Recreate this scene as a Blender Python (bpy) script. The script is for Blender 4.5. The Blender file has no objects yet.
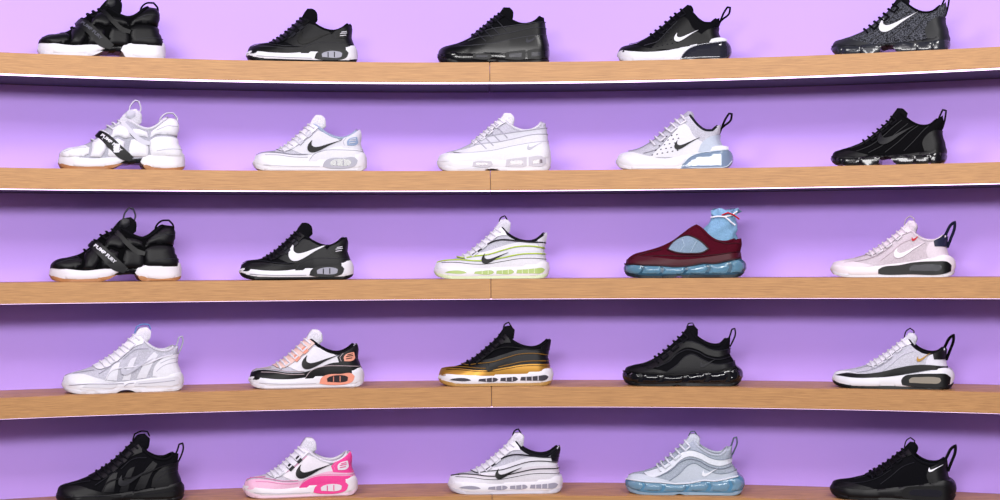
import bpy,bmesh,math
import numpy as np
from mathutils import Vector, Matrix
from mathutils.geometry import delaunay_2d_cdt

scene=bpy.context.scene
COL=scene.collection
scene.view_settings.view_transform='Standard'

F=1572.0; HOR=262.0; CZ=1.45; RF=3.05; CY=4.0-RF; DEPTH=0.24; RW=RF+DEPTH; THK=0.051
SHELF_Z=[CZ-(y-HOR)/393.0 for y in (62,170.5,279,387.0,495.5)]

# ------------------------------------------------------------ materials
def lin(h):
    h=h.lstrip('#'); v=[int(h[i:i+2],16)/255 for i in (0,2,4)]
    return tuple((x/12.92 if x<=.04045 else ((x+.055)/1.055)**2.4) for x in v)+(1,)
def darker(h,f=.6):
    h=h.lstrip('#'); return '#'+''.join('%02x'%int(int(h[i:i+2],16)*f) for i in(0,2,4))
MATS={}
def mat(col,kind='leather'):
    k=(col,kind)
    if k in MATS: return MATS[k]
    m=bpy.data.materials.new(kind+'_'+col.strip('#')); m.use_nodes=True
    nt=m.node_tree; b=nt.nodes['Principled BSDF']; c=lin(col)
    b.inputs['Base Color'].default_value=c
    rough={'leather':.45,'patent':.3,'mesh':.85,'rubber':.45,'gloss':.2,'clear':.1,'metal':.4,'lace':.8,'knit':.9,'glow':.5}[kind]
    b.inputs['Roughness'].default_value=rough
    b.inputs['Specular IOR Level'].default_value={'leather':.2,'patent':.3,'mesh':.06,'rubber':.25,'gloss':.4,'clear':.5,'metal':.5,'lace':.06,'knit':.06}.get(kind,.3)
    tc=nt.nodes.new('ShaderNodeTexCoord')
    if kind in('mesh','knit','lace','leather'):
        n=nt.nodes.new('ShaderNodeTexNoise'); n.inputs['Scale'].default_value={'mesh':600,'knit':420,'lace':600,'leather':260}[kind]
        n.inputs['Detail'].default_value=2
        nt.links.new(tc.outputs['Object'],n.inputs['Vector'])
        bp=nt.nodes.new('ShaderNodeBump'); bp.inputs['Strength'].default_value=.25; bp.inputs['Distance'].default_value=.0008
        nt.links.new(n.outputs['Fac'],bp.inputs['Height']); nt.links.new(bp.outputs['Normal'],b.inputs['Normal'])
        rp=nt.nodes.new('ShaderNodeValToRGB'); d={'mesh':.72,'knit':.15,'lace':.85,'leather':.95}[kind]
        rp.color_ramp.elements[0].position=.42; rp.color_ramp.elements[1].position=.6
        rp.color_ramp.elements[0].color=(c[0]*d,c[1]*d,c[2]*d,1)
        if kind=='knit': rp.color_ramp.elements[1].color=(min(1,c[0]*3),min(1,c[1]*3),min(1,c[2]*3),1)
        else: rp.color_ramp.elements[1].color=c
        nt.links.new(n.outputs['Fac'],rp.inputs['Fac']); nt.links.new(rp.outputs['Color'],b.inputs['Base Color'])
    if kind=='clear':
        b.inputs['Transmission Weight'].default_value=.4; b.inputs['IOR'].default_value=1.4
        b.inputs['Coat Weight'].default_value=.3
    if kind=='metal': b.inputs['Metallic'].default_value=.6
    if kind=='gloss': b.inputs['Coat Weight'].default_value=.15
    MATS[k]=m; return m

# ------------------------------------------------------------ 2D helpers
def pl(s): return [tuple(float(v) for v in p.split(',')) for p in s.split()]
def dens(pts,closed=True,step=1.6,corner=48):
    P=[np.array(p,float) for p in pts]; n=len(P); out=[]
    def un(v):
        l=np.linalg.norm(v); return v/l if l>1e-9 else v*0
    def tan(i,segdir):
        if not closed and (i==0 or i==n-1): return segdir
        a=un(P[i]-P[(i-1)%n]); b=un(P[(i+1)%n]-P[i])
        if np.dot(a,b)<math.cos(math.radians(corner)): return segdir
        return un(a+b)
    m=n if closed else n-1
    for i in range(m):
        p1=P[i];p2=P[(i+1)%n]; l=np.linalg.norm(p2-p1)
        if l<1e-6: continue
        sd=(p2-p1)/l; m1=tan(i,sd)*l; m2=tan((i+1)%n,sd)*l
        k=max(1,int(math.ceil(l/step)))
        for j in range(k):
            t=j/k
            out.append((2*t**3-3*t*t+1)*p1+(t**3-2*t*t+t)*m1+(-2*t**3+3*t*t)*p2+(t**3-t*t)*m2)
    if not closed: out.append(P[-1])
    return np.array(out)
def segd(P,line):
    A=line[:-1];B=line[1:]; AB=B-A; L2=(AB**2).sum(1)+1e-12
    t=(((P[:,None,:]-A[None])*AB[None]).sum(2)/L2[None]).clip(0,1)
    Q=A[None]+t[...,None]*AB[None]; D=np.sqrt(((P[:,None,:]-Q)**2).sum(2))
    i=D.argmin(1); r=np.arange(len(P)); return D[r,i],Q[r,i]
def pip(P,poly):
    x=P[:,0][:,None];y=P[:,1][:,None]; a=poly; b=np.roll(poly,-1,0)
    c=((a[None,:,1]>y)!=(b[None,:,1]>y)); den=(b[:,1]-a[:,1]); den=np.where(abs(den)<1e-12,1e-12,den)
    xi=a[None,:,0]+(y-a[None,:,1])*((b[:,0]-a[:,0])/den)[None]
    return ((c&(x<xi)).sum(1)%2)==1
def tri(contour,extra=None,grid=2.6):
    lo=contour.min(0);hi=contour.max(0)
    gx,gz=np.meshgrid(np.arange(lo[0]+grid*.5,hi[0],grid),np.arange(lo[1]+grid*.5,hi[1],grid))
    G=np.stack([gx.ravel(),gz.ravel()],1)
    if len(G):
        G=G[pip(G,contour)]
        if len(G):
            d,_=segd(G,np.vstack([contour,contour[:1]])); G=G[d>.7]
    pts=[contour]
    if len(G): pts.append(G)
    if extra is not None and len(extra): pts.append(extra)
    V=np.vstack(pts); n=len(contour)
    r=delaunay_2d_cdt([Vector((float(a),float(b))) for a,b in V],[(i,(i+1)%n) for i in range(n)],[],1,1e-4,True)
    vv=np.array([[v.x,v.y] for v in r[0]]); ff=[tuple(f) for f in r[2]]
    if not ff: return vv,[],[]
    cen=np.array([vv[list(f)].mean(0) for f in ff]); ins=pip(cen,contour)
    ff=[f for f,k in zip(ff,ins) if k]
    ed={}
    for f in ff:
        for a,b in zip(f,f[1:]+f[:1]): ed[(a,b)]=1
    bd=[(a,b) for (a,b) in ed if (b,a) not in ed]
    return vv,ff,bd

class PM:
    def __init__(s): s.v=[];s.f=[];s.rimmat=None
    def add(s,vs,fs):
        o=len(s.v); s.v+= [tuple(map(float,v)) for v in vs]; s.f+=[tuple(i+o for i in f) for f in fs]

def tube_geo(path,r,ry=None,n=7,closed=False):
    P=[Vector(p) for p in path]; V=[];Fc=[]; ry=ry or r; m=len(P)
    for i,p in enumerate(P):
        a=P[(i-1)%m] if (closed or i>0) else P[0]; b=P[(i+1)%m] if (closed or i<m-1) else P[-1]
        t=(b-a).normalized(); s=Vector((0,1,0)); 
        if abs(t.dot(s))>.9: s=Vector((1,0,0))
        u=t.cross(s).normalized(); w=t.cross(u).normalized()
        for k in range(n):
            an=2*math.pi*k/n; V.append(p+u*math.cos(an)*r+w*math.sin(an)*ry)
    for i in range(m if closed else m-1):
        for k in range(n):
            a=i*n+k;b=i*n+(k+1)%n;c=((i+1)%m)*n+(k+1)%n;d=((i+1)%m)*n+k
            Fc.append((a,b,c,d))
    if not closed: Fc.append(tuple(range(n))); Fc.append(tuple(range((m-1)*n,m*n)))
    return V,Fc

UW=([0,.06,.15,.3,.5,.65,.85,1],[.13,.145,.16,.172,.152,.135,.138,.13])
ONE_SIDED={'side_logo','heel_badge','eyelet_tab','air_window','front_air_window','window_frame','air_inner','air_bubble','sole_insert','strap','accent_tab'}
PATTERN={'stitching','perforations','knit_rib','badge_print','sole_groove'}

class Shoe:
    def __init__(s,name,L,A,B,C,D,sx=None,lean=.38):
        s.name=name;s.L=L;s.lean=lean;s.parts=[]
        s.A=dens(pl(A),False);s.B=dens(pl(B),False);s.C=dens(pl(C),False);s.D=dens(pl(D),False)
        s.poly=np.vstack([s.A,s.B[1:],s.C[1:],s.D[1:-1]])
        a0=s.A[0];c1=s.C[-1]
        s.ext=np.vstack([s.A,s.B[1:],s.C[1:],[[c1[0],-9],[a0[0],-9]]])
        s.sx=sx or (0,L)
    def dcl(s,P):
        d1,q1=segd(P,s.A);d2,q2=segd(P,s.C); k=d1<d2
        return np.where(k,d1,d2),np.where(k[:,None],q1,q2)
    def Yu(s,P):
        d,_=s.dcl(P); ins=pip(P,s.ext); db,_=segd(P,s.B)
        d=np.where((~ins)&(d<=db),0,d)
        u=P[:,0]/s.L; r=np.interp(u,[0,.15,.4,.7,1],[13,15,20,15,9])*s.L/118
        t=(d/r).clip(0,1); e=(1-(1-t)**2.2)**(1/2.1)
        W=np.interp(u,*UW)*s.L*.93
        return W*e*(1-s.lean*((P[:,1]-15)/42).clip(0,1)**1.3)
    def Ys(s,P):
        x0,x1=s.sx; x=P[:,0]; L=s.L; e0=.17*L;e1=.11*L
        W=np.interp(x/L,*UW)*L
        c0=((e0-(x-x0))/e0).clip(0,1);c1=((e1-(x1-x))/e1).clip(0,1)
        return W*np.sqrt((1-c0**2).clip(0,1))*np.sqrt((1-c1**2).clip(0,1))*(1+.05*(1-P[:,1]/18))
    def surf(s,P,off,on='upper'):
        Y=s.Yu if on=='upper' else s.Ys; h=.35
        y=Y(P); dx=(Y(P+[h,0])-Y(P-[h,0]))/(2*h); dz=(Y(P+[0,h])-Y(P-[0,h]))/(2*h)
        N=np.stack([-dx,np.ones(len(P)),-dz],1); N/=np.linalg.norm(N,axis=1)[:,None]
        off=np.asarray(off)
        Q=np.stack([P[:,0],y,P[:,1]],1)+N*(off[:,None] if off.ndim else off)
        Q[:,1]=np.maximum(Q[:,1],0); return Q
    def fin(s,name,pm,col,kind='leather',label=None,smooth=True): s.parts.append((name,pm,mat(col,kind),label,smooth))
    def shell(s,name,col,kind,label=None):
        cl=[]
        for ln in(s.A,s.C):
            for i in range(1,len(ln)-1):
                t=ln[i+1]-ln[i-1]; t/=np.linalg.norm(t)+1e-9; n=np.array([t[1],-t[0]])
                for o in(.2,.6,1.3,2.3): cl.append(ln[i]+n*o)
        E=np.array(cl); E=E[pip(E,s.poly)]
        dd,_=segd(E,np.vstack([s.poly,s.poly[:1]])); E=E[(dd>.15)]
        V,Fs,bd=tri(s.poly,E,2.2)
        y=s.Yu(V); d,_=s.dcl(V); y=np.where(d<1e-2,0,y)
        pm=PM(); n=len(V); idx=[]; vs=[(a,-b,c) for (a,c),b in zip(V,y)]
        for i in range(n):
            if y[i]==0: idx.append(i)
            else: idx.append(len(vs)); vs.append((V[i][0],y[i],V[i][1]))
        fs=list(Fs)+[tuple(idx[i] for i in reversed(f)) for f in Fs]
        pm.add(vs,fs); s.fin(name,pm,col,kind,label)
    def snap(s,P):
        ins=pip(P,s.ext); d,q=s.dcl(P); db,qb=segd(P,s.B)
        q=np.where((d<=db+.01)[:,None],q,qb)
        return np.where((~ins)[:,None],q,P)
    def panel(s,name,polys,col,kind='leather',off=.5,on='upper',label=None,inner=-.4,puff=0,pr=5):
        if isinstance(polys,str): polys=[polys]
        sides=(-1,) if name in ONE_SIDED else (-1,1)
        if on=='upper' and off>0 and name not in('side_logo','strap'): off=off*1.5
        rimmat=mat(darker(col),'leather' if kind in('patent','metal') else kind) if (off>0 and name not in('side_logo','lining','air_bubble')) else None  # panel side walls in a darker panel colour, painting in the overlays' shadow lines
        for p in polys:
            pts=pl(p) if isinstance(p,str) else p
            c=dens(pts)
            if on=='upper': c=s.snap(c)
            V,Fs,bd=tri(c,None,1.6 if puff and on=='sole' else 2.4)
            if not Fs: continue
            o=off
            if puff:
                d,_=segd(V,np.vstack([c,c[:1]])); o=off+puff*np.sqrt(1-(1-(d/pr).clip(0,1))**2)
            O=s.surf(V,o,on); I=s.surf(V,inner,on)
            for sg in sides:
                pm=PM()
                m=np.array([1,sg,1]); vo=O*m; vi=I*m; n=len(V)
                fs=[f if sg<0 else tuple(reversed(f)) for f in Fs]
                ring={}; vs=[tuple(v) for v in vo]; nf=len(fs)
                for a,b in bd:
                    for q in(a,b):
                        if q not in ring: ring[q]=len(vs); vs.append(tuple(vi[q]))
                    fs.append((b,a,ring[a],ring[b]) if sg<0 else (a,b,ring[b],ring[a]))
                pm.add(vs,fs)
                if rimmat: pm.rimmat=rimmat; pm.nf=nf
                s.fin(name,pm,col,kind,label)
    def solid(s,name,poly,col,kind='rubber',scale=1.0,label=None,halfw=None,drop=.9):
        c=dens(pl(poly) if isinstance(poly,str) else poly); V,Fs,bd=tri(c,None,2.6)
        y=s.Ys(V)*scale if halfw is None else np.full(len(V),float(halfw))
        d,_=segd(V,np.vstack([c,c[:1]])); y=np.where(d<.05,np.maximum(y-drop,0),y)
        pm=PM(); n=len(V)
        vs=[(a,-b,c2) for (a,c2),b in zip(V,y)]+[(a,b,c2) for (a,c2),b in zip(V,y)]
        fs=list(Fs)+[tuple(i+n for i in reversed(f)) for f in Fs]+[(b,a,a+n,b+n) for a,b in bd]
        pm.add(vs,fs); s.fin(name,pm,col,kind,label)
    def cords(s,name,lines,col,kind='leather',r=.5,on='upper',off=.35,label=None):
        pm=PM()
        if on=='upper': off=off*1.5
        for ln in lines:
            c=dens(pl(ln) if isinstance(ln,str) else ln,False,1.8)
            if on=='upper': c=s.snap(c)
            Q=s.surf(c,off,on)
            pm.add(*tube_geo([(q[0],-q[1],q[2]) for q in Q],r,n=6))
            if name not in PATTERN: s.fin(name,pm,col,kind,label); pm=PM()
        if name in PATTERN: s.fin(name,pm,col,kind,label)
    def ribbon(s,name,line,col,wy=3,th=.7,kind='lace',label=None,closed=False):
        c=dens(pl(line),closed,1.6); pm=PM()
        pm.add(*tube_geo([(a,0,b) for a,b in c],th,wy,n=10,closed=closed)); s.fin(name,pm,col,kind,label)
    def laces(s,x0,x1,n,col,depth=6,r=1.0,bow=None):
        pm=PM(); A=s.A; full=[]
        for i in range(n):
            x=x0+(x1-x0)*i/(n-1); k=int(np.argmin(abs(A[:,0]-x))); k=min(max(k,1),len(A)-2)
            t=A[k+1]-A[k-1]; t/=np.linalg.norm(t); nn=np.array([t[1],-t[0]])
            P=np.array([A[k]+nn*d for d in(depth,depth*.7,depth*.45,depth*.22,depth*.08,.02)])
            P[:,0]+=np.linspace(1.2,0,6)
            Q=s.surf(P,1.5); path=[(q[0],-q[1],q[2]) for q in Q]+[(q[0],q[1],q[2]) for q in Q[::-1]]
            path[5]=(path[5][0],-.6,path[5][2]);path[6]=(path[6][0],.6,path[6][2])
            full+=path if i%2==0 else path[::-1]
        pm.add(*tube_geo(full,r,n=6))
        s.fin('laces',pm,col,'lace')
    def collar(s,col,lin_col,r=1.2,kind='mesh',dep=13):
        c=s.B[1:-1]; Q=s.surf(c,-.8); pm=PM()
        loop=[(q[0],-q[1],q[2]) for q in Q]+[(q[0],q[1],q[2]) for q in Q[::-1]]
        pm.add(*tube_geo(loop,r,n=8,closed=True))
        s.fin('collar',pm,col,kind)
        b=s.B; low=b[::-1]-[0,dep]; low[:,0]=np.clip(low[:,0],b[0,0]+1,b[-1,0]-3)
        step=max(1,len(b)//8)
        pts=[tuple(p) for p in b[::step]]+[tuple(b[-1])]+[tuple(p) for p in low[::step]]
        s.panel('lining',[pts],lin_col,'mesh',off=-1.7,inner=-1.3)
    def tongue(s,poly,col,kind='mesh',w=7.5): s.solid('tongue',poly,col,kind,halfw=w,drop=1.5)
    def swoosh(s,x,z,l,rot,col,kind='leather',k=1.0,off=.9,name='side_logo',label=None):
        base=pl("100,36 60,19 32,5 17,0.5 6,2 0,9 1,20 8,31 15,38 12,29 12,22 18,17 30,17 60,25")
        a=math.radians(rot); f=l/100
        pts=[(x+f*(p*math.cos(a)-q*k*math.sin(a)),z+f*(p*math.sin(a)+q*k*math.cos(a))) for p,q in base]
        s.panel(name,[pts],col,kind,off=off*1.5+.2,label=label)
    def text(s,body,x,z,size,rot,col,off=1.4):
        cu=bpy.data.curves.new('t','FONT'); cu.body=body; cu.size=size; cu.offset=.03*size
        o=bpy.data.objects.new('t',cu); COL.objects.link(o); bpy.context.view_layer.update()
        me=o.evaluated_get(bpy.context.evaluated_depsgraph_get()).to_mesh()
        vs=[v.co.copy() for v in me.vertices]; fs=[tuple(p.vertices) for p in me.polygons]
        bpy.data.objects.remove(o); bpy.data.curves.remove(cu)
        a=math.radians(rot); P=np.array([(x+v.x*math.cos(a)-v.y*math.sin(a),z+v.x*math.sin(a)+v.y*math.cos(a)) for v in vs])
        Q=s.surf(P,off); pm=PM(); pm.add([(q[0],-q[1],q[2]) for q in Q],fs)
        s.fin('lettering',pm,col,'rubber')
    def build(s,x0,x1,row,label,tilt=0):
        px=(x0+x1)/2; Rs=RF+.073; k=(px-500)/F; th=0
        for _ in range(60):
            th=math.asin(max(-1,min(1,k*(CY+Rs*math.cos(th))/Rs)))
        X=Rs*math.sin(th);Yy=CY+Rs*math.cos(th); u=(Yy-.02)/F*(x1-x0)/s.L
        root=bpy.data.objects.new('sneaker',None); COL.objects.link(root)
        root.empty_display_size=.05
        root.location=(X,Yy,SHELF_Z[row]+.0006); root.rotation_euler=(0,0,-th)
        root['label']=label;root['category']='shoe';root['group']='sneakers displayed on the shelves'
        for name,pm,m,lb,sm in s.parts:
            me=bpy.data.meshes.new(name)
            me.from_pydata([((a-s.L/2)*u,b*u,max(c,.02)*u) for a,b,c in pm.v],[],pm.f)
            me.materials.append(m)
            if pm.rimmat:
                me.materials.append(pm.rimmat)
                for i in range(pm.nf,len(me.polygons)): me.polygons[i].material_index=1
            bm=bmesh.new();bm.from_mesh(me);bmesh.ops.recalc_face_normals(bm,faces=bm.faces)
            for e in bm.edges:
                if len(e.link_faces)==2 and e.calc_face_angle(0)>.9: e.smooth=False
            bm.to_mesh(me);bm.free()
            me.polygons.foreach_set('use_smooth',[sm]*len(me.polygons))
            o=bpy.data.objects.new(name,me); COL.objects.link(o); o.parent=root
            if lb: o['label']=lb
        return root

# ------------------------------------------------------------ shoe designs (toe at x=0)
def runner_classic(c,L=117):
    s=Shoe('r',L,"3,11 4.5,15.5 10,19 20,21 30,24 40,31 50,40 60,49.5","60,49.5 67,44.5 75,38.5 84,34.5 93,34 101,37.5 107,43",
           "107,43 110.5,42.5 110.5,36 110,28 113,19 113.5,12","113.5,12 90,12 60,9 30,9 3,11")
    s.shell('upper',c['mesh'],'mesh')
    s.solid('outsole',"1,8.5 4,4 12,.8 28,0 60,0 95,0 109,.6 115,3.5 116.5,6 108,4 90,3.2 60,3 30,3.4 14,4.6 5,8",c['out'],scale=1.02)
    s.solid('midsole',"1,8 5,5.5 14,3.4 30,2.6 60,2.4 90,2.6 108,3.2 116,5.5 117,10 115.5,16 113,19.5 104,18 90,16.5 76,14.5 62,11.5 46,9.5 30,9.5 14,11 5,12 1.5,10.5",c['mid'])
    s.panel('mudguard',["3,9 4.5,15.5 12,17.8 26,17.4 40,15.6 56,16 70,20 84,24.5 98,25 112,24 114,14 90,12 60,8 30,8"],c['mud'],c.get('mudk','leather'),off=.5)
    s.panel('mudguard_overlay',["56,9 62,15.5 74,20 88,20.5 102,20 113.5,19 114,12 90,12 70,9"],c.get('mud2',c['mud']),off=.9)
    s.panel('eyestay',["25,22.5 31,20 39,21 47,26.5 56,34 65,42 67,44 60,49.5 50,40 40,31 30,24"],c['eye'],off=.7)
    s.panel('quarter',["40,21.5 53,30 66,41 75,38.5 84,34.5 89,30 92,24 80,22 66,18.5 54,16.5"],c['qtr'],off=.3)
    s.panel('heel_counter',["91,24 89,30 93,34 101,37.5 109,42.5 110.5,36 110,28 112.5,22"],c['heel'],off=.6)
    s.panel('heel_badge',["96,26 95.5,30 98,33 105,35 106,29 104,26.5"],c['badge'],off=1.1)
    s.cords('badge_print',["97.5,28.2 103,29.2","97.6,30.4 103.8,31.6","98.8,32 103.5,33.2"],c['badge2'],r=.4,off=1.35)
    s.cords('stitching',["14,16 28,15.6 42,14 56,14","9,18.6 17,19.6 24,20.2","93,26 91.5,30 95,34","44,24.5 54,31 65,40.5","5,16.8 12,19 26,18.6 40,16.8 56,17","57,10 62,16.6 74,21.1 88,21.6 102,21.1 113,20"],c['stitch'],r=.34,off=.5)
    s.panel('eyelet_tab',["45,29 49,25.5 53,29.5 49,33.5","53,36.5 57,33 61,36.5 57,40.5"],c.get('tab',c['eye']),off=1.2)
    s.swoosh(c.get('swx',54),18.5,c.get('swl',38),2,c['sw'],k=c.get('swk',.95))
    s.panel('window_frame',["71,4.5 73,10 79,13 92,13.6 103,14 106,11 104,6 98,3.6 76,3.4"],c['cage'],off=.6,on='sole',kind='rubber')
    s.panel('air_window',["79,6 78.5,9.2 81,11 97,11.7 99.5,10.3 99,7 97,5.9"],c['air'],off=1.0,on='sole',kind='gloss')
    s.cords('air_rib',["85,6 85,11.2","91.5,6 91.5,11.5"],c['cage'],r=.5,on='sole',off=1.2)
    s.cords('sole_groove',["12,6.2 30,5 50,4.6 68,4.6"],c['groove'],r=.3,on='sole',off=.1)
    s.collar(c['collar'],c['lin'],1.7)
    s.tongue("54,40 58,47 61,53 64.5,57.6 70,57.4 74,54 75,46 68,40",c['tng'])
    s.laces(30,58,8,c['lace'])
    return s
def runner_ribbed(c,L=116):
    s=Shoe('r',L,"3,11 4.5,15.5 10,19.5 22,23 35,29 47,38 58,47.5 67,54","67,54 72,48.5 79,43.5 88,40.5 97,41.5 103,45 107,50",
           "107,50 110.5,48.5 111.5,40 112,30 114,20 114,12","114,12 90,12 60,10 30,10 3,11")
    s.shell('upper',c['a'],'mesh')
    s.solid('outsole',"1,9 3,4.5 10,1 24,0 48,0 53,2 60,2 65,0 106,0 113,1.5 116,5 108,4.5 60,4 20,4 5,8",c['out'],'rubber',1.02)
    s.solid('midsole',"1,8 5,5.5 16,3.2 48,3 60,4 66,3 108,3 115,5 116,12 115,18 112,20.5 100,17.5 84,14 66,12.5 46,11.5 28,11 12,12.5 4,12.5 1.2,11",c['mid'],c.get('midk','rubber'))
    s.panel('mudguard',["3,10 4.5,15.5 11,17.6 26,17.2 42,18.5 58,20.6 78,25 96,28 113,30 114.5,14 90,12 60,10 30,10"],c['b'],c.get('bk','leather'),off=1.0)
    s.panel('side_panel',["18,19 33,22.5 44,26.5 60,28.5 80,32.5 96,36 112.5,37 113,28 90,26 60,19 36,17"],c['c'],off=.7)
    s.panel('upper_panel',["34,24.5 43,31 56,35 76,38.5 96,41 112,43.5 113,34 90,31 60,27 44,24"],c['d'],off=.4)
    s.cords('panel_edge',["11,17.6 26,17.2 42,18.5 58,20.6 78,25 96,28 113,30","33,22.5 44,26.5 60,28.5 80,32.5 96,36 112.5,37","43,31 56,35 76,38.5 96,41 112,43.5"],c['e'],r=.45,off=.8)
    s.panel('eyestay',["36,29 39,26 44,30 49,33 53,38 57,40.5 61,45 66,46 71,49 67,54 58,47.5 47,38"],c['b'],off=.8)
    s.cords('lace_loops',["41,32 45,28 51,22","47,37 51.5,32 58,25","53,42 58,36.5 65,29","60,47 65,41 72,33"],c['e'],r=.5,off=.85)
    s.swoosh(92,20.5,15,10,c['sw'],off=1.3)
    s.panel('window_frame',["37,4.6 38,9 44,10 56,9.6 57,6 54,4.2","70,4.6 71,11.4 78,12.4 91,13.8 91,5 88,4","93,5 93,13.5 104,15 110,13 110,7 106,4.5"],c['cage'],'rubber',off=.45,on='sole')
    s.panel('air_window',["41,5.6 41,8.2 52,8 53,6","74,6.2 74.5,9.8 87,10.8 87,6.2","97,6.6 97,11 106,11.4 106.5,8"],c['air'],'gloss',off=.8,on='sole')
    s.collar(c['collar'],c['lin'],1.7)
    s.tongue("60,46 65,53 69,58.8 75.5,58.5 79,54 78,46 70,42",c['tng'])
    s.laces(38,65,8,c['lace'],depth=5)
    return s
def sock_runner(c,L=119):
    s=Shoe('r',L,"3,12 4.5,15.5 10,18.5 22,21.5 34,27.5 45,36 56,45.5 65,52.5 74,57.5","74,57.5 79,50 85,43 91,39 98,38.5 104,44.5",
           "104,44.5 106.5,45 106,38 104.5,30 107.5,22 110,14","110,14 90,15 60,9 30,9 3,12")
    s.shell('upper',c['mesh'],c.get('mk','mesh'))
    s.solid('outsole',"1,9 4,4 14,1 34,0 66,0 68,3.4 40,3.2 16,4 5,8",c['out'],scale=1.02)
    s.solid('midsole',"1,8 5,5.5 15,3.2 40,2.6 66,2.6 72,8 80,13.5 96,16.5 114,18.5 114,22 106,23 90,19.5 72,15 54,11 34,9.5 16,11 5,12.5 1.5,10.5",c['mid'])
    s.solid('air_unit',"66,0 100,0 112,1 117,5 118.7,10 117,16 113,19.5 98,17.5 84,15.5 75,11.5 69,5.5",c['air'],'clear',1.03)
    s.panel('air_inner',["80,5 82,8 90,10 98,11 106,12 109.5,9.5 107,6 98,4.8"],c['air2'],'gloss',off=.2,on='sole')
    s.cords('air_edge',["69,5.5 75,11.5 84,15.5 98,17.5 113,19","72,2.6 78,1.4 100,1.2 112,2.4 117,8"],c['air3'],'gloss',r=.42,on='sole',off=.4)
    s.panel('toe_guard',["3,11 4.5,15.5 10,17.4 20,17.2 30,14.5 44,11.5 54,10.5 30,9"],c['toe'],off=.5)
    s.panel('side_cage',["36,12 44,20 52,29 61,39 69,46.5 74,43 80,33 92,25.5 106,25 110,18 110,13 80,12"],c['cage'],c.get('ck','leather'),off=.5)
    s.panel('heel_clip',["84,17 88,26 96,32 105,35 105,30 107.5,22 111,15"],c['clip'],off=.9)
    dots=[]
    for i in range(6):
        for j in range(5):
            x=38+i*5+j*3.6; z=14+j*4.6+i*.9
            if i*1.3+j<7 : dots.append("%g,%g %g,%g"%(x,z,x+1.4,z+.6))
    s.cords('perforations',dots,c['dot'],r=.5,off=.6)
    s.cords('stitching',["14,19 24,21 36,27 47,35 57,43.5","30,16 44,20.5 54,31 64,41"],c['stitch'],r=.35,off=.55)
    s.swoosh(61,19,26,8,c['sw'],off=1.1,k=.95)
    s.collar(c['collar'],c['lin'],1.4)
    s.tongue("63,49 69,55 74,59 78,58 80,54 78,47 68,44",c['tng'],w=6.5)
    s.ribbon('pull_loop',"103,32 107,41 110.5,49.5 114.5,56 117.5,55.5 116,49 110,44 105.5,40",c['loop'],wy=2.6,th=1.05)
    s.laces(36,67,7,c['lace'],depth=7)
    return s
def pod_runner(c,L=115):
    s=Shoe('r',L,"3,11 4.5,15 10,17.5 22,21 34,26 45,34 55,42.5 63,50 68,55","68,55 74,49 82,42.5 90,39 99,39.5 107,46.5",
           "107,46.5 111,49.5 112,41 110,31 112.5,21 113,13","113,13 90,11 60,9 30,9 3,11")
    s.shell('upper',c['knit'],c.get('kk','knit'))
    s.solid('midsole',"2,9 6,6 20,5.5 46,6 56,8 68,7 84,6 104,6 113,8 115,13 114,17 108,17 96,13.5 76,11 56,10 34,9.5 16,10.5 5,12 2,11",c['mid'],'rubber',.98)
    pods=["1,9 4,4.2 9,1.6 13.5,2.8 14,7.5 8,9.5","13,2 20,0 29,0 31.5,3.5 31,8 14,8","31,3 34,0 46,0 50,3 51,8 44,9.5 31,8.5","62,6 66,1.5 72,0 82,0 84,4 83,9 66,9.5","83,4 86,0 97,0 99,4 98.5,10 84,9.5","98,3.5 101,0 108,.6 113,3.4 115,8 114,12 99,10.5"]
    for p in pods: s.solid('air_pod',p,c['air'],'gloss',1.03,drop=.7)
    s.panel('toe_guard',["3,10 4.5,15 10,16.4 20,15.6 30,13.5 40,10.5 30,9"],c['toe'],off=.4)
    s.panel('heel_counter',["94,13 92,22 97,30 104,34 111,34 110,30 112.5,21 113,12"],c['heel'],off=.6)
    s.cords('knit_rib',["22,18.5 34,23 45,30.5 54,37.5 62,45","28,15 42,20.5 54,29.5 65,39.5 72,45","40,13 54,20.5 66,31.5 78,41.5","56,13 68,22.5 80,33.5 88,39","74,14 84,24 94,35 98,38.5"],c['rib'],r=.38,off=.02)
    s.swoosh(50,20,38,10,c['sw'],off=.9,k=.95)
    s.collar(c['collar'],c['lin'],1.4)
    s.tongue("59,46 64,53 67.5,57.8 73,57 77,53 75,46 66,42",c['tng'],w=6.5)
    s.ribbon('pull_loop',"104,38 107,46 111,55 114.3,54 113,45 110.5,36",c['loop'],wy=2.4,th=.9)
    s.laces(34,62,7,c['lace'],depth=6.5)
    return s
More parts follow.
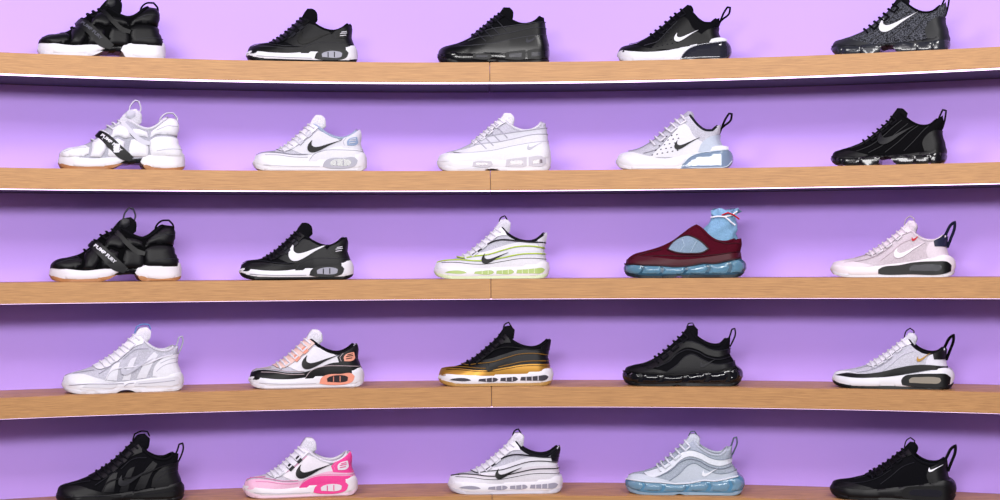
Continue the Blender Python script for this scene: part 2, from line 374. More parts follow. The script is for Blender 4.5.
def wave_runner(c,L=118):
    s=Shoe('r',L,"3,11 4.5,15 11,17.5 22,20 34,24.5 45,32.5 55,41 63,48.5 68,53.5","68,53.5 73,47 81,41 90,37.5 99,37 107,40 113,46",
           "113,46 116,45 113.5,38 112,30 113,22 114,13","114,13 90,13 60,11 30,10 3,11")
    s.shell('upper',c['mesh'],'mesh')
    s.solid('outsole',"1,8 4,3.4 12,.8 26,0 106,0 114,1.4 117,5 106,3.4 60,2.8 16,3.8 5,7",c['out'],scale=1.02)
    s.solid('midsole',"1,7.5 5,5 14,3 60,2.4 106,2.8 116,4.5 118,10 116.5,16 112,17 98,15 80,13.4 60,12 40,11 22,11.5 8,12 2,10.5",c['mid'])
    s.panel('air_window',["42,5 43,7.2 50,7.8 60,8 62,6.4 60,4.8","64,4.8 64.5,8 72,8.4 80,8.6 82,6.6 80,5","84,5.2 85,8.8 94,9.2 103,10 110,10.4 112.5,8.6 110,5.8 98,5"],c['air'],'gloss',off=.3,on='sole')
    s.cords('air_rib',["50,4.6 50,8.2","56,4.6 56,8.4","70,4.8 70,8.8","76,4.8 76,9","90,5 90,9.4","96,5 96,10","102,5.2 102,10.4"],c['airrib'],r=.45,on='sole',off=.35)
    s.panel('front_air_window',["13,6.2 17,7.8 33,7.2 35,5.8 28,5"],c['air'],'gloss',off=.25,on='sole')
    s.panel('mudguard',["3,10 4.5,15 11,16.4 26,16.4 40,15.5 54,16 70,18.5 86,21 100,21.6 113,21 114.5,12 90,12 60,10 30,10"],c['mud'],c.get('mudk','leather'),off=.8)
    s.panel('wave_panel',["12,17.2 28,18.4 42,18.8 56,20 72,24 88,27 102,27.6 112.5,26.5 113,20 86,19 56,14 30,15.5"],c['w1'],c.get('w1k','leather'),off=.6)
    s.panel('quarter_panel',["28,22 40,24.5 54,27 66,31 80,35 96,36.5 112.5,34 112.5,27 88,26 56,19 36,18.5"],c['w2'],off=.4)
    s.panel('eyestay',["25,21 31,19.8 40,22.5 49,28.5 59,36.5 67,42 75,43 73,47 68,53.5 55,41 45,32.5 34,24.5"],c['eye'],off=.7)
    s.cords('wave_piping',["5,15.6 13,17.2 28,18 42,17.4 56,18 72,21 88,24 102,24.6 112.5,24"],c['p1'],r=c.get('pr',.5),off=.95)
    s.cords('wave_piping',["25,21.2 31,20 42,21.8 56,23.8 70,28 84,31.5 100,32 112.5,30"],c['p1'],r=c.get('pr',.42),off=.85)
    s.cords('wave_piping',["40,22.5 49,28.5 59,35.5 70,38.5 84,37.5 98,36 113,36"],c['p2'],r=.7,off=.85)
    s.cords('wave_piping',["10,15.3 26,15.4 40,14.4 54,14.6 70,17 86,19.5 100,20 113,19"],c['p2'],r=.28,off=.95)
    s.swoosh(50,14.5,c.get('swl',27),5,c['sw'],off=1.3,k=.95)
    s.panel('heel_tab',["106,32 105,38 109,41 114.5,45 113.3,38 112.2,31"],c['tab'],off=.9)
    s.collar(c['collar'],c['lin'],1.6)
    s.tongue("58,43 64,52 69,59 75,59.2 79,55.5 78,47 69,42",c['tng'],w=7)
    s.ribbon('tongue_loop',"67,54 69,61 73,63 76,58",c['loop'],wy=2.4,th=.7)
    s.laces(32,64,8,c['lace'],depth=5.5)
    return s
def airsole(s,c,L):
    s.solid('outsole',"1,7 4,2.8 12,.6 26,0 50,0 56,1.4 62,0 106,0 %g,1.4 %g,5 106,3 60,3 16,3 5,6.4"%(L-6,L-2),c['out'],'rubber',1.03)
    s.solid('air_unit',"1,7.5 5,4.6 14,2.6 50,2.2 60,2.6 106,2.2 %g,4 %g,9 %g,14.6 %g,19.5 104,17 92,14.5 80,14.6 66,12 52,11.5 38,12.6 24,13 10,14 3,14.5 .6,11"%(L-4,L,L-1,L-7),c['air2'],'gloss',1.0)
    k=L-121
    s.panel('air_bubble',["3,7 3.5,11.6 10,13 18,12.4 20,8.6 17,5 9,4.6","20,5 22,9 21,12 30,11.6 38,11.4 39,8 37,4.4 28,4","40,4.2 42,8 41,11 52,10.2 62,10.6 63,8 60,4.4 50,4","63,4.6 66,8 65,10.8 74,12 83,13.2 85,9 82,4.4 72,4","86,4.4 88,9 86,13 95,13.2 104,15 106,10 103,4.4 94,4","%g,5 %g,10 %g,15.4 %g,17.4 %g,14 %g,9 %g,5"%(107,109,107,113+k,118+k,118.6+k,115+k)],c['air'],'clear',off=.2,on='sole',puff=1.2,pr=3.5)
    s.cords('sole_rim',["2,14 10,14 24,13 38,12.6 52,11.4 66,12 80,14.6 92,14.4 104,17 %g,19.3"%(L-7)],c['mid'],'rubber',r=.8,on='sole',off=.3)
def bubble_runner(c,L=121):
    s=Shoe('r',L,"3,13 4.5,16.5 11,19.5 22,22 35,28 46,37 56,46 63,52.5 68,56","68,56 73,49.5 80,44 89,40 97,40 105,47",
           "105,47 108.5,48 108,40 108,31 112,24 114,17","114,17 90,13 60,11 30,12 3,13")
    s.shell('upper',c['mesh'],c.get('mk','mesh'))
    airsole(s,c,L)
    s.panel('toe_guard',["3,12 4.5,16.5 11,18.4 22,18.4 34,16.5 46,14 56,11 30,11"],c['toe'],off=.5)
    s.panel('side_wave',["28,16.5 40,20.5 50,27 58,34.5 66,38 76,36 86,31 96,29 108,32 108,37 98,35 88,36.5 78,41.5 67,44 57,40.5 48,33 39,27 29,23 20,20"],c['wv'],off=.6)
    s.panel('lower_wave',["46,14 56,21 64,29 71,31.5 80,27 92,22 104,22 112,24 114,15 90,12 60,11"],c['wv2'],off=.5)
    s.cords('wave_edge',["20,20 29,23 39,27 48,33 57,40.5 67,44 78,41.5 88,36.5 98,35 108,37","46,14 56,21 64,29 71,31.5 80,27 92,22 104,22 112,24","36,18 48,24 57,32 66,35.6 76,33.6 86,28.4 98,26.4 108,28.6"],c['edge'],r=.45,off=.7)
    s.swoosh(79,18,17,10,c['sw'],off=1.0)
    s.collar(c['collar'],c['lin'],1.5)
    s.tongue("58,47 62.5,53.5 66.5,59 72,59.2 76.5,55 76,47.5 67,43",c['tng'],w=7)
    s.ribbon('pull_loop',"104,41 108,49 110,55.5 113,56.5 113.5,51 111,44 108,38",c['loop'],wy=2.2,th=.8)
    s.ribbon('tongue_loop',"65,57 67,61.5 71,62 73.5,57.5",c['loop'],wy=2.2,th=.6)
    s.laces(33,62,7,c['lace'],depth=6)
    return s
def cutout_slipon(c,L=123):
    s=Shoe('r',L,"3,13 4,18.5 10,23.5 22,27 36,31 48,36.5 58,43.5 66,49.5 72,53","72,53 79,48.5 86,41.5 94,36.5 104,35.5 113,38.5",
           "113,38.5 118,39 118.5,33 117,25 118,17","118,17 90,13 60,11 30,12 3,13",lean=.3)
    s.shell('upper',c['up'],'mesh')
    airsole(s,c,L)
    s.panel('toe_guard',["3,12 4,18 10,20.5 24,21.5 40,19.5 56,18 74,19 92,21.5 108,24 117,25 118,16 90,12 60,11"],c['up2'],off=.5)
    s.panel('side_window',["45,28 50,34.5 57,39.5 65,42 73,39.5 81,34 86,28.5 80,25 68,24 54,25"],c['win'],'mesh',off=.35)
    s.cords('window_trim',["45,28 50,34.5 57,39.5 65,42 73,39.5 81,34 86,28.5 80,25 68,24 54,25 45,28"],c['trim'],r=.8,off=.5)
    s.cords('sock_fold',["58,26 62,32 60,38","68,25 71,31 74,36"],c['fold'],'mesh',r=.5,off=.5)
    s.cords('stitching',["8,18.5 24,24.5 40,28","92,38 102,34 116,34","20,21 40,22 60,21.5 90,22.5 116,26"],c['trim'],r=.35,off=.5)
    s.collar(c['up'],c['sock'],1.5)
    pm=PM(); R=[(72,113,34),(74,114,39),(76,113,43),(79,114,47),(82,112.5,50.5),(85,113.5,54),(88,112,57),(90,112,60),(90,113.5,62),(88,115,65),(90,117,67.5)]
    n=40;V=[];Fc=[];m_=len(R)-1
    for k,(a,b,z) in enumerate(R):
        wy=11-3.6*(k/m_)**1.3
        if k==7: wy*=.85
        for i in range(n):
            t=2*math.pi*i/n; ru=1+.08*math.cos(9*t+k*.5)*(.3+k/m_)+.06*math.cos(5*t-k*1.3)
            V.append(((a+b)/2+(b-a)/2*math.cos(t)*ru,wy*math.sin(t)*ru,z+2.0*math.sin(4*t+k)*(k/m_)))
    for k in range(m_):
        for i in range(n): Fc.append((k*n+i,k*n+(i+1)%n,(k+1)*n+(i+1)%n,(k+1)*n+i))
    Fc.append(tuple(range(m_*n,(m_+1)*n))); pm.add(V,Fc); s.fin('sock_bootie',pm,c['sock'],'mesh','crumpled pale blue fabric sock')
    for pth in ([(88,-6.5,60),(95,-9,61),(102,-9.5,60.5),(109,-8,62),(114,-5,66)],[(102,-9.5,60.5),(107,-10,56),(112,-9,52)]):
        pm=PM(); pm.add(*tube_geo(pth,.8)); s.fin('drawcord',pm,c['cord'],'lace')
    pm=PM(); pm.add(*tube_geo([(99,-9,62),(105,-10,64.5),(111,-9,62),(116,-7,58)],.8)); s.fin('drawcord',pm,c['cord2'],'lace','red drawcord')
    return s
def platform_runner(c,L=124):
    s=Shoe('r',L,"3,12 4.5,14.5 12,17 24,19.5 38,24 50,31 61,39 70,46.5 77,52","77,52 82,45.5 89,39.5 97,36.5 106,37 113,42",
           "113,42 115,41 114.5,33 115,25 118,16","118,16 90,15 60,11 30,10 3,12")
    s.shell('upper',c['mesh'],'mesh')
    s.solid('outsole',"1,8 4,3.8 12,1 26,0 112,0 120,1.6 123,6 112,3.4 60,3 16,3.8 5,7",c['out'],scale=1.02)
    s.solid('midsole',"1,7.8 5,5 14,3 60,2.4 112,2.8 121,5 123.5,11 122,17.5 116,21.5 104,20 88,16.5 70,14 50,11.5 32,10.5 16,11 6,12 1.5,10.5",c['mid'])
    s.panel('window_frame',[c.get('framep',"73,4 72,8.5 75,13 84,15 106,16 116,15.5 120,12 119,5.5 113,3 80,2.8")],c['frame'],'rubber',off=.6,on='sole')
    s.panel('air_window',["80,6.4 79.5,9.3 82,11.4 90,12.2 104,12.6 110,11.8 111,9 109,6.6 100,6"],c['air'],'gloss',off=.9,on='sole')
    s.panel('toe_guard',["3,11 4.5,14.5 11,16 22,15.8 34,13.8 46,11.5 30,10"],c['toe'],off=.5)
    s.panel('eyestay',["36,23 42,21.6 50,25 60,32 70,40 79,44 82,45.5 77,52 70,46.5 61,39 50,31"],c['eye'],off=.6)
    s.panel('quarter',["48,12 56,21 66,30 76,37 84,40 92,36.5 100,31 104,24 106,17 80,13"],c['qtr'],c.get('qk','mesh'),off=.3)
    s.panel('heel_counter',["98,19 96,26 99,33 105,36.5 113.5,41.5 114.5,33 115,25 117,18"],c['heel'],off=.7)
    if 'band' in c: s.panel('side_band',["6,12 16,14 34,14 52,16.6 68,21 84,24 100,24.5 115.5,22.5 117.5,18 104,19.5 84,16.5 66,13.2 48,11 30,10"],c['band'],off=.9)
    s.cords('stitching',["16,14.6 36,17 50,22 62,30","52,16 62,24 74,34 84,38","26,18.6 38,22","98,31 106,34 114,35"],c['stitch'],r=.35,off=.45)
    if 'sw2' in c: s.swoosh(83,35,13,28,c['sw2'],off=.9,k=.9)
    if 'heel2' in c: s.panel('heel_tab',["104,30 103,35.5 108,38.5 113.5,42 115,40 114.4,30"],c['heel2'],off=1.0)
    s.swoosh(*c.get('swp',(66,18,32,12)),c['sw'],off=1.1,k=.85)
    s.collar(c['collar'],c['lin'],1.5)
    s.tongue("69,45 75,52 79,56.5 84,56 87,51 85,44 75,40",c['tng'],w=7)
    s.ribbon('tongue_loop',"74,51 76,58 80,61 84,58 83,52",c['tab'],wy=2.4,th=.6)
    s.ribbon('pull_loop',"104,28 109,34 114,42 119,51.5 123,54.5 122.5,48 118.5,37 115.5,29",c['loop'],wy=3,th=1.45)
    s.laces(41,72,8,c['lace'],depth=6)
    return s
def chunky_runner(c,L=121):
    s=Shoe('r',L,"3,12 4.5,16.5 11,20 22,23 36,28.5 48,35.5 59,44 68,52.5 75,58.5","75,58.5 80,51.5 87,45 95,41 103,40.5 112,45",
           "112,45 115.5,44 114.5,36 114,27 117,18 117,13","117,13 90,12 60,10 30,10 3,12")
    s.shell('upper',c['mesh'],'mesh')
    s.solid('outsole',"1,8 4,3.4 12,.8 26,0 52,0 58,2.4 66,2.4 72,0 108,0 117,1.6 120.5,5 110,4 66,4.6 58,4.6 16,4 5,7.4",c['out'],scale=1.02)
    s.solid('midsole',"1,7.5 5,5.4 14,3.4 52,3 62,4.6 72,3.4 108,3 118,4.4 121,9 120,14 117,18.5 104,17 88,14 70,12 52,10.5 34,10.5 18,11.5 6,12.5 1.5,10.5",c['mid'])
    s.panel('sole_insert',["70,6 72,10.4 84,11.6 100,13 113,14.5 116,11 112,6.5 96,5.6","20,6.6 24,9.2 44,8.6 54,8.2 52,6 34,5.8"],c['ins'],'rubber',off=.5,on='sole')
    s.cords('sole_groove',["8,8.8 24,9.8 44,9.4 60,9.2","74,8.2 92,9.2 110,10.8","60,6.2 64,8.8 70,9.4"],c['groove'],r=.35,on='sole',off=.6)
    s.panel('toe_guard',["3,11 4.5,16.5 11,18.4 22,18.4 32,15.6 44,12.5 56,11 30,10"],c['ov'],off=.7)
    s.panel('eyestay',["31,26.5 35,23.5 43,24.5 53,30 63,38 72,45 80,48 80,51.5 75,58.5 68,52.5 59,44 48,35.5 36,28.5"],c['ov'],off=.7)
    s.panel('side_strap',["42,13 46,21 52,28.5 57,30 55,23 53,12","58,12 62,22 68,33 73,35 69,25 66,12","72,13 77,23 84,33 90,39.5 94,36.5 88,27 82,14"],c['ov2'],off=.6)
    s.panel('heel_counter',["88,15 90,24 96,31 104,35 114.3,37 114,27 117,18 117,13"],c['ov'],off=.7)
    s.cords('stitching',["12,19.2 24,21.4 32,22.6","36,19 46,25 56,31","96,28 106,32 114,33","92,20 100,26 114,29","60,33 72,42 84,43"],c['stitch'],r=.38,off=.6)
    s.cords('overlay_trim',["42,13 47,20.5 56,24 70,25 84,28 96,33 108,36"],c['ov2'],r=.8,off=.7)
    s.swoosh(58,16.5,34,12,c['sw'],off=1.2,k=.8)
    s.collar(c['collar'],c['lin'],1.7)
    s.tongue("65,49 72,57 77,63 84,64 88,60 86,51 75,44",c['tng'],w=7.5)
    s.ribbon('tongue_loop',"72,58 74,64.5 80,67 86,66.5 88,62",c['ling'],wy=2.4,th=.7)
    s.ribbon('pull_loop',"110,39 114,46.5 116,53 119.5,54 120,49 117.5,41 114.5,35",c['loop'],wy=2.4,th=.8)
    s.laces(39,71,8,c['lace'],depth=6)
    return s
def strap_runner(c,L=126):
    s=Shoe('r',L,"2,11 2.8,16.5 8,21 19,23.5 29,26.5 38,32.5 45,40 52,45.5 59,48.5 65,52","65,52 72,48.5 80,43.5 88,41.5 96,44.5 103,50.5 109,54.5",
           "109,54.5 117,53.5 120,47 118,38 118.5,28 122.5,19 123,12","123,12 95,11 84,12 74,11 60,9 30,9 2,11",lean=.34)
    s.shell('upper',c['mesh'],'mesh')
    s.solid('arch_plate',"56,7 64,6 74,6.6 86,7.4 90,10 84,14 70,14 60,11",c['arch'],'gloss',.9)
    s.solid('front_outsole',"1,7 4,2 12,0 48,0 56,2.6 63,6.4 54,4.8 40,3 12,3.4 4,6.4",c['gum'],scale=1.02,label='outsole of the forefoot')
    s.solid('front_midsole',"1,6.5 5,4.5 13,3 46,2.6 56,4.6 66,9.6 63,13 50,12 34,10.5 18,12 7,14 2,12.5",c['mid'],label='midsole of the forefoot')
    s.solid('heel_outsole',"82,6 85,1 90,0 117,0 123,1.6 125.5,5 116,3 92,3 86,6",c['gum'],scale=1.02,label='outsole of the heel')
    s.solid('heel_midsole',"80,8 84,4 92,2.6 117,2.6 125,4.6 126,10 124,17 117,18.5 104,16 92,15.5 83,13",c['mid'],label='midsole of the heel')
    bk=c.get('bk','leather')
    s.panel('bladder',["3,13 4,16.5 9,20 19,22.2 27,24 31,21 30,15 23,12","31,12 33,19 34,26 40,31.5 46,38.5 50,36 48,27 45,17 41,11.5"],c['b1'],bk,off=.5,puff=2.0)
    s.panel('side_bladder',["50,27 48,14 52,12 62,12 64,20 65,28 58,31","51,31 58,33.5 66,31 71,33 69,41 62,45.5 56,42.5"],c['b1'],bk,off=.5,puff=2.0)
    s.panel('rear_bladder',["68,13 69,22 71,30 76,31 86,29.5 88,22 87,13","73,34 73,41 80,40.5 87,38 88,32.5 80,34"],c['b1'],bk,off=.4,puff=1.6)
    s.panel('heel_bladder',["91,14 89,22 90,30 95,33 104,34 118,33 119,27 122,18 121,13","90,33 91,38 97,43 104,49 110,52.5 116,51.5 118.5,46 118,38 117,35 104,36 96,35.5"],c['b1'],bk,off=.5,puff=1.8)
    for ln in("8,16 18,19 28,20","96,19 108,21 120,20","96,40 106,44 116,45"): s.cords('seam_piping',[ln],c['seam'],r=.45,off=1.6)
    s.panel('strap',["38,33.5 42.3,38 48.5,35 60.5,24 73,12.5 69.3,8 60,10.5 48,22"],c['strap'],'rubber',off=2.7)
    s.panel('ankle_strap',["62,44.5 65,48 73,39 82,31 90,28 89,24.5 81,26 72,33.5"],c['strap2'],'rubber',off=1.5)
    s.text('PUMP FURY',43,32.2,4.4,-42,c['txt'],off=3.2)
    s.collar(c['collar'],c['lin'],1.7)
    s.tongue("57,45 63,54 69,60 77,62 82,57 82,48 75,42",c['tng'],w=8)
    s.solid('pump_button',"66,53 67,58.5 72,61 76,59 76,54 71,51",c['pump'],'rubber',halfw=9)
    s.ribbon('front_loop',"70,58 72,66 76,71 80,70 82,63 80,57",c['loop'],wy=2.6,th=.85,label='pull loop over the ankle')
    s.ribbon('pull_loop',"100,46 102,54 107,58.5 114,59 118,54 118,47",c['loop2'],wy=2.6,th=.9)
    s.laces(34,60,6,c['lace'],depth=5)
    return s

K='#08080b';K2='#0c0c10';K3='#040406';W='#d6d5dd';W2='#cac9d2';W3='#aeadba';GR='#77778a'
def cw(base,**k): d=dict(base); d.update(k); return d
R90K=dict(mesh=K2,out=K3,mid=W,mud=K,mud2=K2,eye=K3,qtr=K2,heel=K,badge=K3,badge2=W2,stitch='#202028',tab='#1b1b22',sw='#020203',cage=K3,air='#8a8a99',groove=GR,collar=K2,lin=K3,tng=K2,lace='#17171c')
R90W=dict(mesh='#bbbac6',out=W2,mid=W,mud=W,mud2='#cfced7',eye=W,qtr='#c8c7d1',heel='#cac9d3',badge='#8496b4',badge2=W2,stitch='#9291a0',tab='#b5b4c0',sw=K,cage='#9d9dab',air='#2c2c36',groove=W3,collar='#98a4bd',lin='#8e9cb8',tng=W,lace=W,swl=35,swx=56)

shoes=[]
def put(s,x0,x1,row,label): shoes.append(s.build(x0,x1,row,label))
FB=dict(mesh=K3,arch=K3,gum='#c9c7d2',mid=W,b1=K,bk='leather',seam='#202028',strap='#0b0b0e',strap2=K3,txt='#4a4a55',collar=K2,lin=K3,tng=K2,pump='#15151a',loop=K3,loop2=K3,lace='#121216')
put(strap_runner(FB),39,166,0,"black strapped sneaker with white split sole and pull loops")
put(runner_classic(cw(R90K,badge=K3,badge2=W)),246,359,0,"black running sneaker with white midsole and black side logo")
put(runner_ribbed(dict(a=K2,b=K3,c=K,d=K2,e='#24242d',out=K3,mid=K3,midk='gloss',bk='patent',cage=K,air='#22222b',sw='#2a2a33',collar=K2,lin=K3,tng=K2,lace='#15151a')),437,551,0,"all-black layered running sneaker with glossy sole")
put(sock_runner(dict(mesh=K2,out='#c8c6d2',mid=W,air='#2b2c38',air2='#16161d',air3='#3e4050',toe=K,cage=K,clip=K3,dot='#1f1f27',stitch='#22222a',sw=W,collar=K2,lin='#1f2a44',tng=K2,loop=K3,lace='#15151a')),617,733,0,"black sock-style sneaker with white logo and dark air heel")
put(pod_runner(dict(knit='#34353b',mid='#15161b',air='#23252d',toe='#26272c',heel='#1a1b1f',rib='#0b0b0e',sw=W,collar='#0d0d11',lin=K3,tng='#16161a',loop=K,lace='#101014')),832,950,0,"charcoal speckled knit sneaker with white logo and smoky air pods")
FW=dict(mesh='#aeadbb',arch='#141418',gum='#9a6a44',mid=W,b1=W,seam=W3,strap=K,strap2='#bcbbc7',txt=W,collar=W2,lin='#b4c8d6',tng=W2,pump=W3,loop='#c9c8d4',loop2='#c9c8d4',lace=W2)
put(strap_runner(FW),59,185,1,"white strapped sneaker with black lettered strap and gum outsole")
put(runner_classic(R90W),252,368,1,"white running sneaker with black logo and grey-blue heel")
put(runner_ribbed(dict(a='#bbbac6',b=W,c='#cdccd5',d='#c2c1cc',e='#a5a4b2',out=W2,mid=W,cage='#b5b1bc',air='#756b75',sw='#b1b0bc',collar=W2,lin=W3,tng=W,lace=W)),436,552,1,"all-white layered running sneaker with small air windows")
put(sock_runner(dict(mesh='#bdbcc8',out='#cfcdd7',mid=W,air='#8ea4c0',air2='#667d9b',air3='#c3cfde',toe=W,cage='#cfced7',ck='leather',clip='#adb6c6',dot='#26262e',stitch='#85858f',sw=K3,collar='#22222a',lin='#7e8aa0',tng='#a09eac',loop=K,lace=W)),615,734,1,"white perforated sneaker with black logo and blue-grey air heel")
put(pod_runner(dict(knit='#08080b',kk='mesh',mid=K3,air='#08080c',toe=K,heel=K3,rib='#15151a',sw='#121217',collar=K,lin=K3,tng=K2,loop=K3,lace='#101014')),831,946,1,"all-black knit sneaker on black air pods")
put(strap_runner(cw(FB,gum='#a06e46',txt=W,loop='#45454f',mid='#d8d4dc')),50,181,2,"black strapped sneaker with white lettered strap and gum outsole")
put(runner_classic(cw(R90K,sw=W,mid=W,out=K3,badge2=W,cage=K3,swl=42,swx=51,swk=1.1)),238,354,2,"black running sneaker with white logo and white midsole")
put(wave_runner(dict(mesh='#bbbac6',out='#c0cbaa',mid='#d9d7df',air='#9fb56a',airrib='#d3dfb6',mud='#d3d1d9',w1='#c8c7d1',w2='#d0cfd8',eye=W,p1='#a9c23c',pr=.65,p2='#111116',sw=K3,tab='#d0cfd8',collar='#17171c',lin='#b4b3c0',tng=W2,loop=K3,lace=W)),432,550,2,"white wave-lined sneaker with yellow-green stripes and lime air windows")
put(cutout_slipon(dict(up='#4a0a1c',up2='#420818',out='#101a24',air='#6b9ab6',air2='#24485e',mid='#2e0813',win='#8297ab',fold='#9fb4c6',trim='#2f0611',sock='#7ba3c2',cord='#e0dfe6',cord2='#b01824')),623,746,2,"burgundy cut-out slip-on sneaker with pale blue sock and air sole")
put(platform_runner(dict(mesh='#cbbfc8',out=W2,mid='#dcd4db',frame=K3,framep="50,3.6 50,7.5 54,10 70,12 84,14.6 106,15.6 116,15 119.6,11.6 119,5.6 113,3.2 80,2.8 54,2.8",air='#2a2a32',toe='#d6cad3',eye='#d8ccd5',qtr='#cabdc6',heel='#d0c4cd',heel2='#1d2138',sw2='#b01828',stitch='#ab9ba5',sw='#e4dee4',collar='#cfc3cc',lin='#c2b8c4',tng='#d2c7d0',tab='#b9adb8',loop='#181c30',lace='#dcd6dc')),830,954,2,"pale pink sneaker with black heel capsule and navy pull loop")
put(chunky_runner(dict(mesh='#bdbcc8',out=W2,mid=W,ins=W2,groove='#a3a2b0',ov=W,ov2='#d0cfd8',stitch='#a3a2b0',sw='#b6b5c1',collar=W2,lin='#86a6d0',tng=W,ling='#6a94cc',loop='#aeb2c0',lace=W)),62,183,3,"all-white chunky running sneaker with pale blue lining")
put(runner_classic(cw(R90W,mud=K,mud2=K,heel='#0f0f13',badge='#dc9680',badge2=K,qtr='#d3d1d9',sw=K3,tab='#cf8b76',cage='#d88a74',air='#2b2326',collar='#0f0f13',lin='#d8937f',eye='#d9b8ae',stitch='#b0a0a4',out='#c9c7d0',swl=38,swx=54)),247,364,3,"white sneaker with black mudguard and peach accents")
put(wave_runner(dict(mesh='#0b0b0f',out='#a07a42',mid='#d8d6de',air='#3f3c44',airrib='#cfcdd6',mud='#a87a2e',mudk='metal',w1='#0b0b0f',w2='#0b0b0f',eye='#08080b',p1='#7e5a20',p2='#060609',sw='#0a0806',tab='#0b0b0f',collar='#0c0c10',lin='#090a0d',tng='#0e0e12',loop='#121217',lace='#111115',swl=22)),436,553,3,"black wave-lined sneaker with satin gold lower band")
BK=dict(mesh=K2,out=K3,air='#101117',air2='#0a0a0e',mid=K3,toe=K,wv=K,wv2=K2,edge='#1a1a21',sw='#1a1a20',collar=K2,lin=K3,tng=K2,loop='#121217',lace='#131318')
put(bubble_runner(BK),621,742,3,"all-black sneaker with full-length dark air sole")
put(platform_runner(dict(mesh='#bfbeca',out=K3,mid=W,frame=K3,air='#8a8478',toe=W,eye=W,qtr='#c6c5d0',heel='#cfced8',heel2='#0c0c10',band=K,stitch='#a5a4b2',sw='#a87f2c',swp=(88,27,17,20),collar='#0f0f13',lin='#a3b3cf',tng='#d0cfd9',tab=K3,loop=K3,lace=W)),831,952,3,"white sneaker with gold logo and sweeping black side band")
put(chunky_runner(dict(mesh=K2,out=K3,mid=K,ins=K3,groove='#17171d',ov=K,ov2=K2,stitch='#1b1b22',sw='#15151b',collar=K2,lin='#23446f',tng=K2,ling=K2,loop='#121217',lace='#131318'),L=121),56,183,4,"all-black chunky running sneaker with tall tongue loop")
put(runner_classic(cw(R90W,mesh='#c6c2cd',mud='#dcabc4',mud2='#e0408c',heel='#e0408c',badge='#d9d3dc',badge2='#e0408c',qtr='#d8d3da',sw=K3,eye='#d4d2db',cage='#e0408c',air='#d8d0d9',collar='#d5d2db',lin='#d4a0bc',tab='#15151a',out='#d0b4c4',mid='#dcd6dc',stitch='#d678a8',swl=38,swx=54)),241,357,4,"white sneaker with hot pink band and black logo")
put(wave_runner(dict(mesh='#bbbac6',out='#b9b7c3',mid='#dad8e0',air='#918f9f',airrib='#dad8e0',mud='#d0cdd5',w1='#cbc5cd',w2='#d2d0d8',eye=W,p1='#121217',p2='#121217',sw=K3,tab='#121217',collar='#17171c',lin='#b4b3c0',tng='#d2d0d8',loop=K3,lace=W)),445,562,4,"white wave-lined sneaker with black stripes and white sole")
put(bubble_runner(dict(mesh='#a3acb8',out='#7d92a5',air='#86aec8',air2='#4f7f9f',mid='#cbd0d8',toe='#bcc3cd',wv='#ccd1d8',wv2='#b4bcc7',edge='#808b98',sw='#dfe2e8',collar='#b0b8c3',lin='#8698ae',tng='#bcc3cc',loop='#586474',lace='#cfd4db')),623,743,4,"pale grey sneaker with translucent blue air sole")
put(platform_runner(dict(mesh=K2,out=K3,mid=K,frame=K3,air='#1a1a21',toe=K,eye=K3,qtr=K2,heel=K,stitch='#1b1b22',sw='#e4e3ea',swp=(98,29,14,14),collar=K2,lin='#20242e',tng=K2,tab=K3,loop='#0e0e12',lace='#131318')),828,953,4,"all-black platform sneaker with small white heel logo")

# ------------------------------------------------------------ setting
def nodes_mat(name):
    m=bpy.data.materials.new(name); m.use_nodes=True; return m,m.node_tree,m.node_tree.nodes['Principled BSDF']
wall_m,nt,b=nodes_mat('lavender_paint'); b.inputs['Roughness'].default_value=.75
tc=nt.nodes.new('ShaderNodeTexCoord'); n=nt.nodes.new('ShaderNodeTexNoise'); n.inputs['Scale'].default_value=1.3
rp=nt.nodes.new('ShaderNodeValToRGB'); rp.color_ramp.elements[0].color=lin('#ba97f3'); rp.color_ramp.elements[1].color=lin('#c6a4f9')
nt.links.new(tc.outputs['Object'],n.inputs['Vector']);nt.links.new(n.outputs['Fac'],rp.inputs['Fac']);nt.links.new(rp.outputs['Color'],b.inputs['Base Color'])
wood_m,nt,b=nodes_mat('oak_veneer'); b.inputs['Roughness'].default_value=.5
tc=nt.nodes.new('ShaderNodeTexCoord'); mp=nt.nodes.new('ShaderNodeMapping'); mp.inputs['Scale'].default_value=(9,30,420)
n=nt.nodes.new('ShaderNodeTexNoise'); n.inputs['Scale'].default_value=1.6; n.inputs['Detail'].default_value=5; n.inputs['Roughness'].default_value=.65
rp=nt.nodes.new('ShaderNodeValToRGB'); e=rp.color_ramp.elements; e[0].position=.25;e[0].color=lin('#94663a');e[1].position=.75;e[1].color=lin('#c6935a')
nt.links.new(tc.outputs['Object'],mp.inputs['Vector']);nt.links.new(mp.outputs['Vector'],n.inputs['Vector']);nt.links.new(n.outputs['Fac'],rp.inputs['Fac']);nt.links.new(rp.outputs['Color'],b.inputs['Base Color'])
bp=nt.nodes.new('ShaderNodeBump');bp.inputs['Strength'].default_value=.2;bp.inputs['Distance'].default_value=.001;nt.links.new(n.outputs['Fac'],bp.inputs['Height']);nt.links.new(bp.outputs['Normal'],b.inputs['Normal'])
under_m,nt,b=nodes_mat('dark_plum_underside'); b.inputs['Base Color'].default_value=lin('#21163a'); b.inputs['Roughness'].default_value=.6  # dark plum colour for the downward faces of the oak boards
led_m,nt,b=nodes_mat('led_diffuser'); b.inputs['Emission Color'].default_value=lin('#f6d4ff'); b.inputs['Emission Strength'].default_value=3.6; b.inputs['Base Color'].default_value=lin('#f6e6ff')
floor_m,nt,b=nodes_mat('floor_tile'); b.inputs['Base Color'].default_value=lin('#5d5766'); b.inputs['Roughness'].default_value=.5

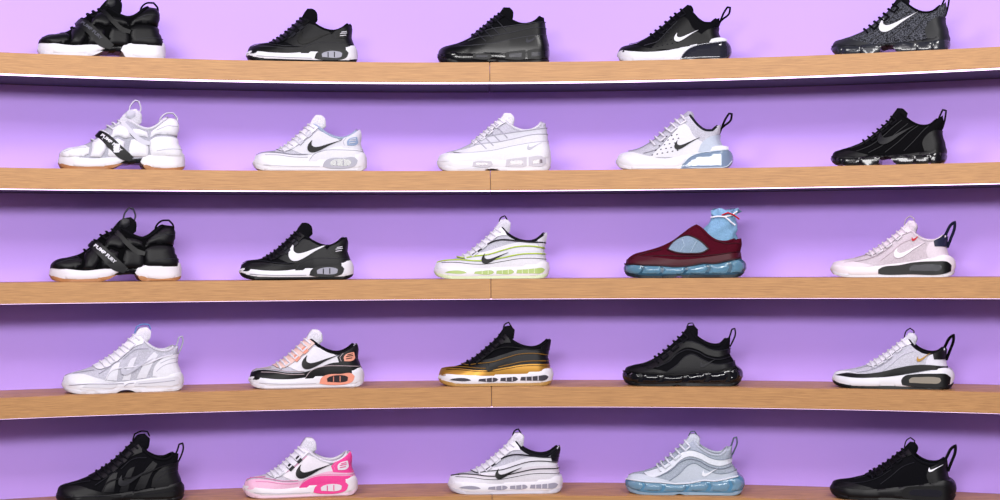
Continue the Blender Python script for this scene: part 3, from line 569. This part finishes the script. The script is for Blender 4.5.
def arc_box(r0,r1,z0,z1,t0,t1,n=48,origin=(0,0,0)):
    V=[];Fc=[]
    for i in range(n+1):
        t=t0+(t1-t0)*i/n
        for r,z in((r0,z0),(r1,z0),(r1,z1),(r0,z1)):
            V.append((r*math.sin(t)-origin[0],CY+r*math.cos(t)-origin[1],z-origin[2]))
    for i in range(n):
        for k in range(4): Fc.append((i*4+k,i*4+(k+1)%4,(i+1)*4+(k+1)%4,(i+1)*4+k))
    Fc.append((0,1,2,3));Fc.append(tuple(n*4+k for k in(3,2,1,0)))
    return V,Fc
def mesh_obj(name,V,Fc,m,bevel=0,under=None):
    me=bpy.data.meshes.new(name); me.from_pydata(V,[],Fc)
    bm=bmesh.new();bm.from_mesh(me);bmesh.ops.recalc_face_normals(bm,faces=bm.faces)
    if bevel:
        es=[e for e in bm.edges if len(e.link_faces)==2 and e.calc_face_angle(0)>1.0]
        bmesh.ops.bevel(bm,geom=es,offset=bevel,segments=2,affect='EDGES')
    bm.to_mesh(me);bm.free(); me.materials.append(m)
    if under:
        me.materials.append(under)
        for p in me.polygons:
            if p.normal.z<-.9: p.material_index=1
    o=bpy.data.objects.new(name,me); COL.objects.link(o); return o
V,Fc=arc_box(RW,RW+.08,0,2.75,-.66,.66,80); w=mesh_obj('wall_back',V,Fc,wall_m); w['kind']='structure'
for p in w.data.polygons: p.use_smooth=False
fl=mesh_obj('floor',[(-3,-2,-.05),(3,-2,-.05),(3,5,-.05),(-3,5,-.05),(-3,-2,0),(3,-2,0),(3,5,0),(-3,5,0)],[(0,1,2,3),(4,5,6,7),(0,1,5,4),(1,2,6,5),(2,3,7,6),(3,0,4,7)],floor_m); fl['kind']='structure'
SE=-.0235/RF
for zt in SHELF_Z:
    for (a,bb) in((-.62,SE-.0002),(SE+.0002,.62)):
        mid=(a+bb)/2; og=(RF*math.sin(mid),CY+RF*math.cos(mid),zt-THK)
        V,Fc=arc_box(RF,RW,zt-THK,zt,a,bb,60,og)
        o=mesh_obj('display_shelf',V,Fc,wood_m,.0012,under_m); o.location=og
        o['label']="curved oak shelf board with light strip, fixed to lavender wall"; o['category']='shelf'; o['group']='curved oak display shelves'
        V,Fc=arc_box(RF+.003,RF+.032,zt-THK-.0006,zt-THK+.0005,a,bb,60,og)
        l=mesh_obj('light_strip',V,Fc,led_m); l.parent=o; l['label']='glowing pinkish white light strip'

# ------------------------------------------------------------ lights
def area(loc,target,sx,sy,power,col):
    l=bpy.data.lights.new('area','AREA'); l.shape='RECTANGLE'; l.size=sx;l.size_y=sy;l.energy=power;l.color=col
    o=bpy.data.objects.new('area_lamp',l); COL.objects.link(o); o.location=loc
    o.rotation_euler=(Vector(target)-Vector(loc)).to_track_quat('-Z','Y').to_euler(); return o
area((0,0.2,2.35),(0,4,1.3),2.6,.4,112,(1,.98,.98))
area((-1.2,1.8,3.1),(-.5,4,1.1),.8,.4,36,(1,.98,.97))
area((1.2,1.8,3.1),(.5,4,1.1),.8,.4,36,(1,.98,.97))
w=bpy.data.worlds.new('world'); scene.world=w; w.use_nodes=True
w.node_tree.nodes['Background'].inputs['Color'].default_value=(.80,.72,1,1); w.node_tree.nodes['Background'].inputs['Strength'].default_value=.14

cam=bpy.data.cameras.new('camera'); co=bpy.data.objects.new('camera',cam); COL.objects.link(co)
cam.sensor_width=36; cam.lens=36*F/1000; cam.clip_start=.05
pitch=math.atan((HOR-250)/F)
co.matrix_world=Matrix.Translation((0,0,CZ))@Matrix.Rotation(math.pi/2+pitch,4,'X')@Matrix.Rotation(-.0055,4,'Z')
scene.camera=co
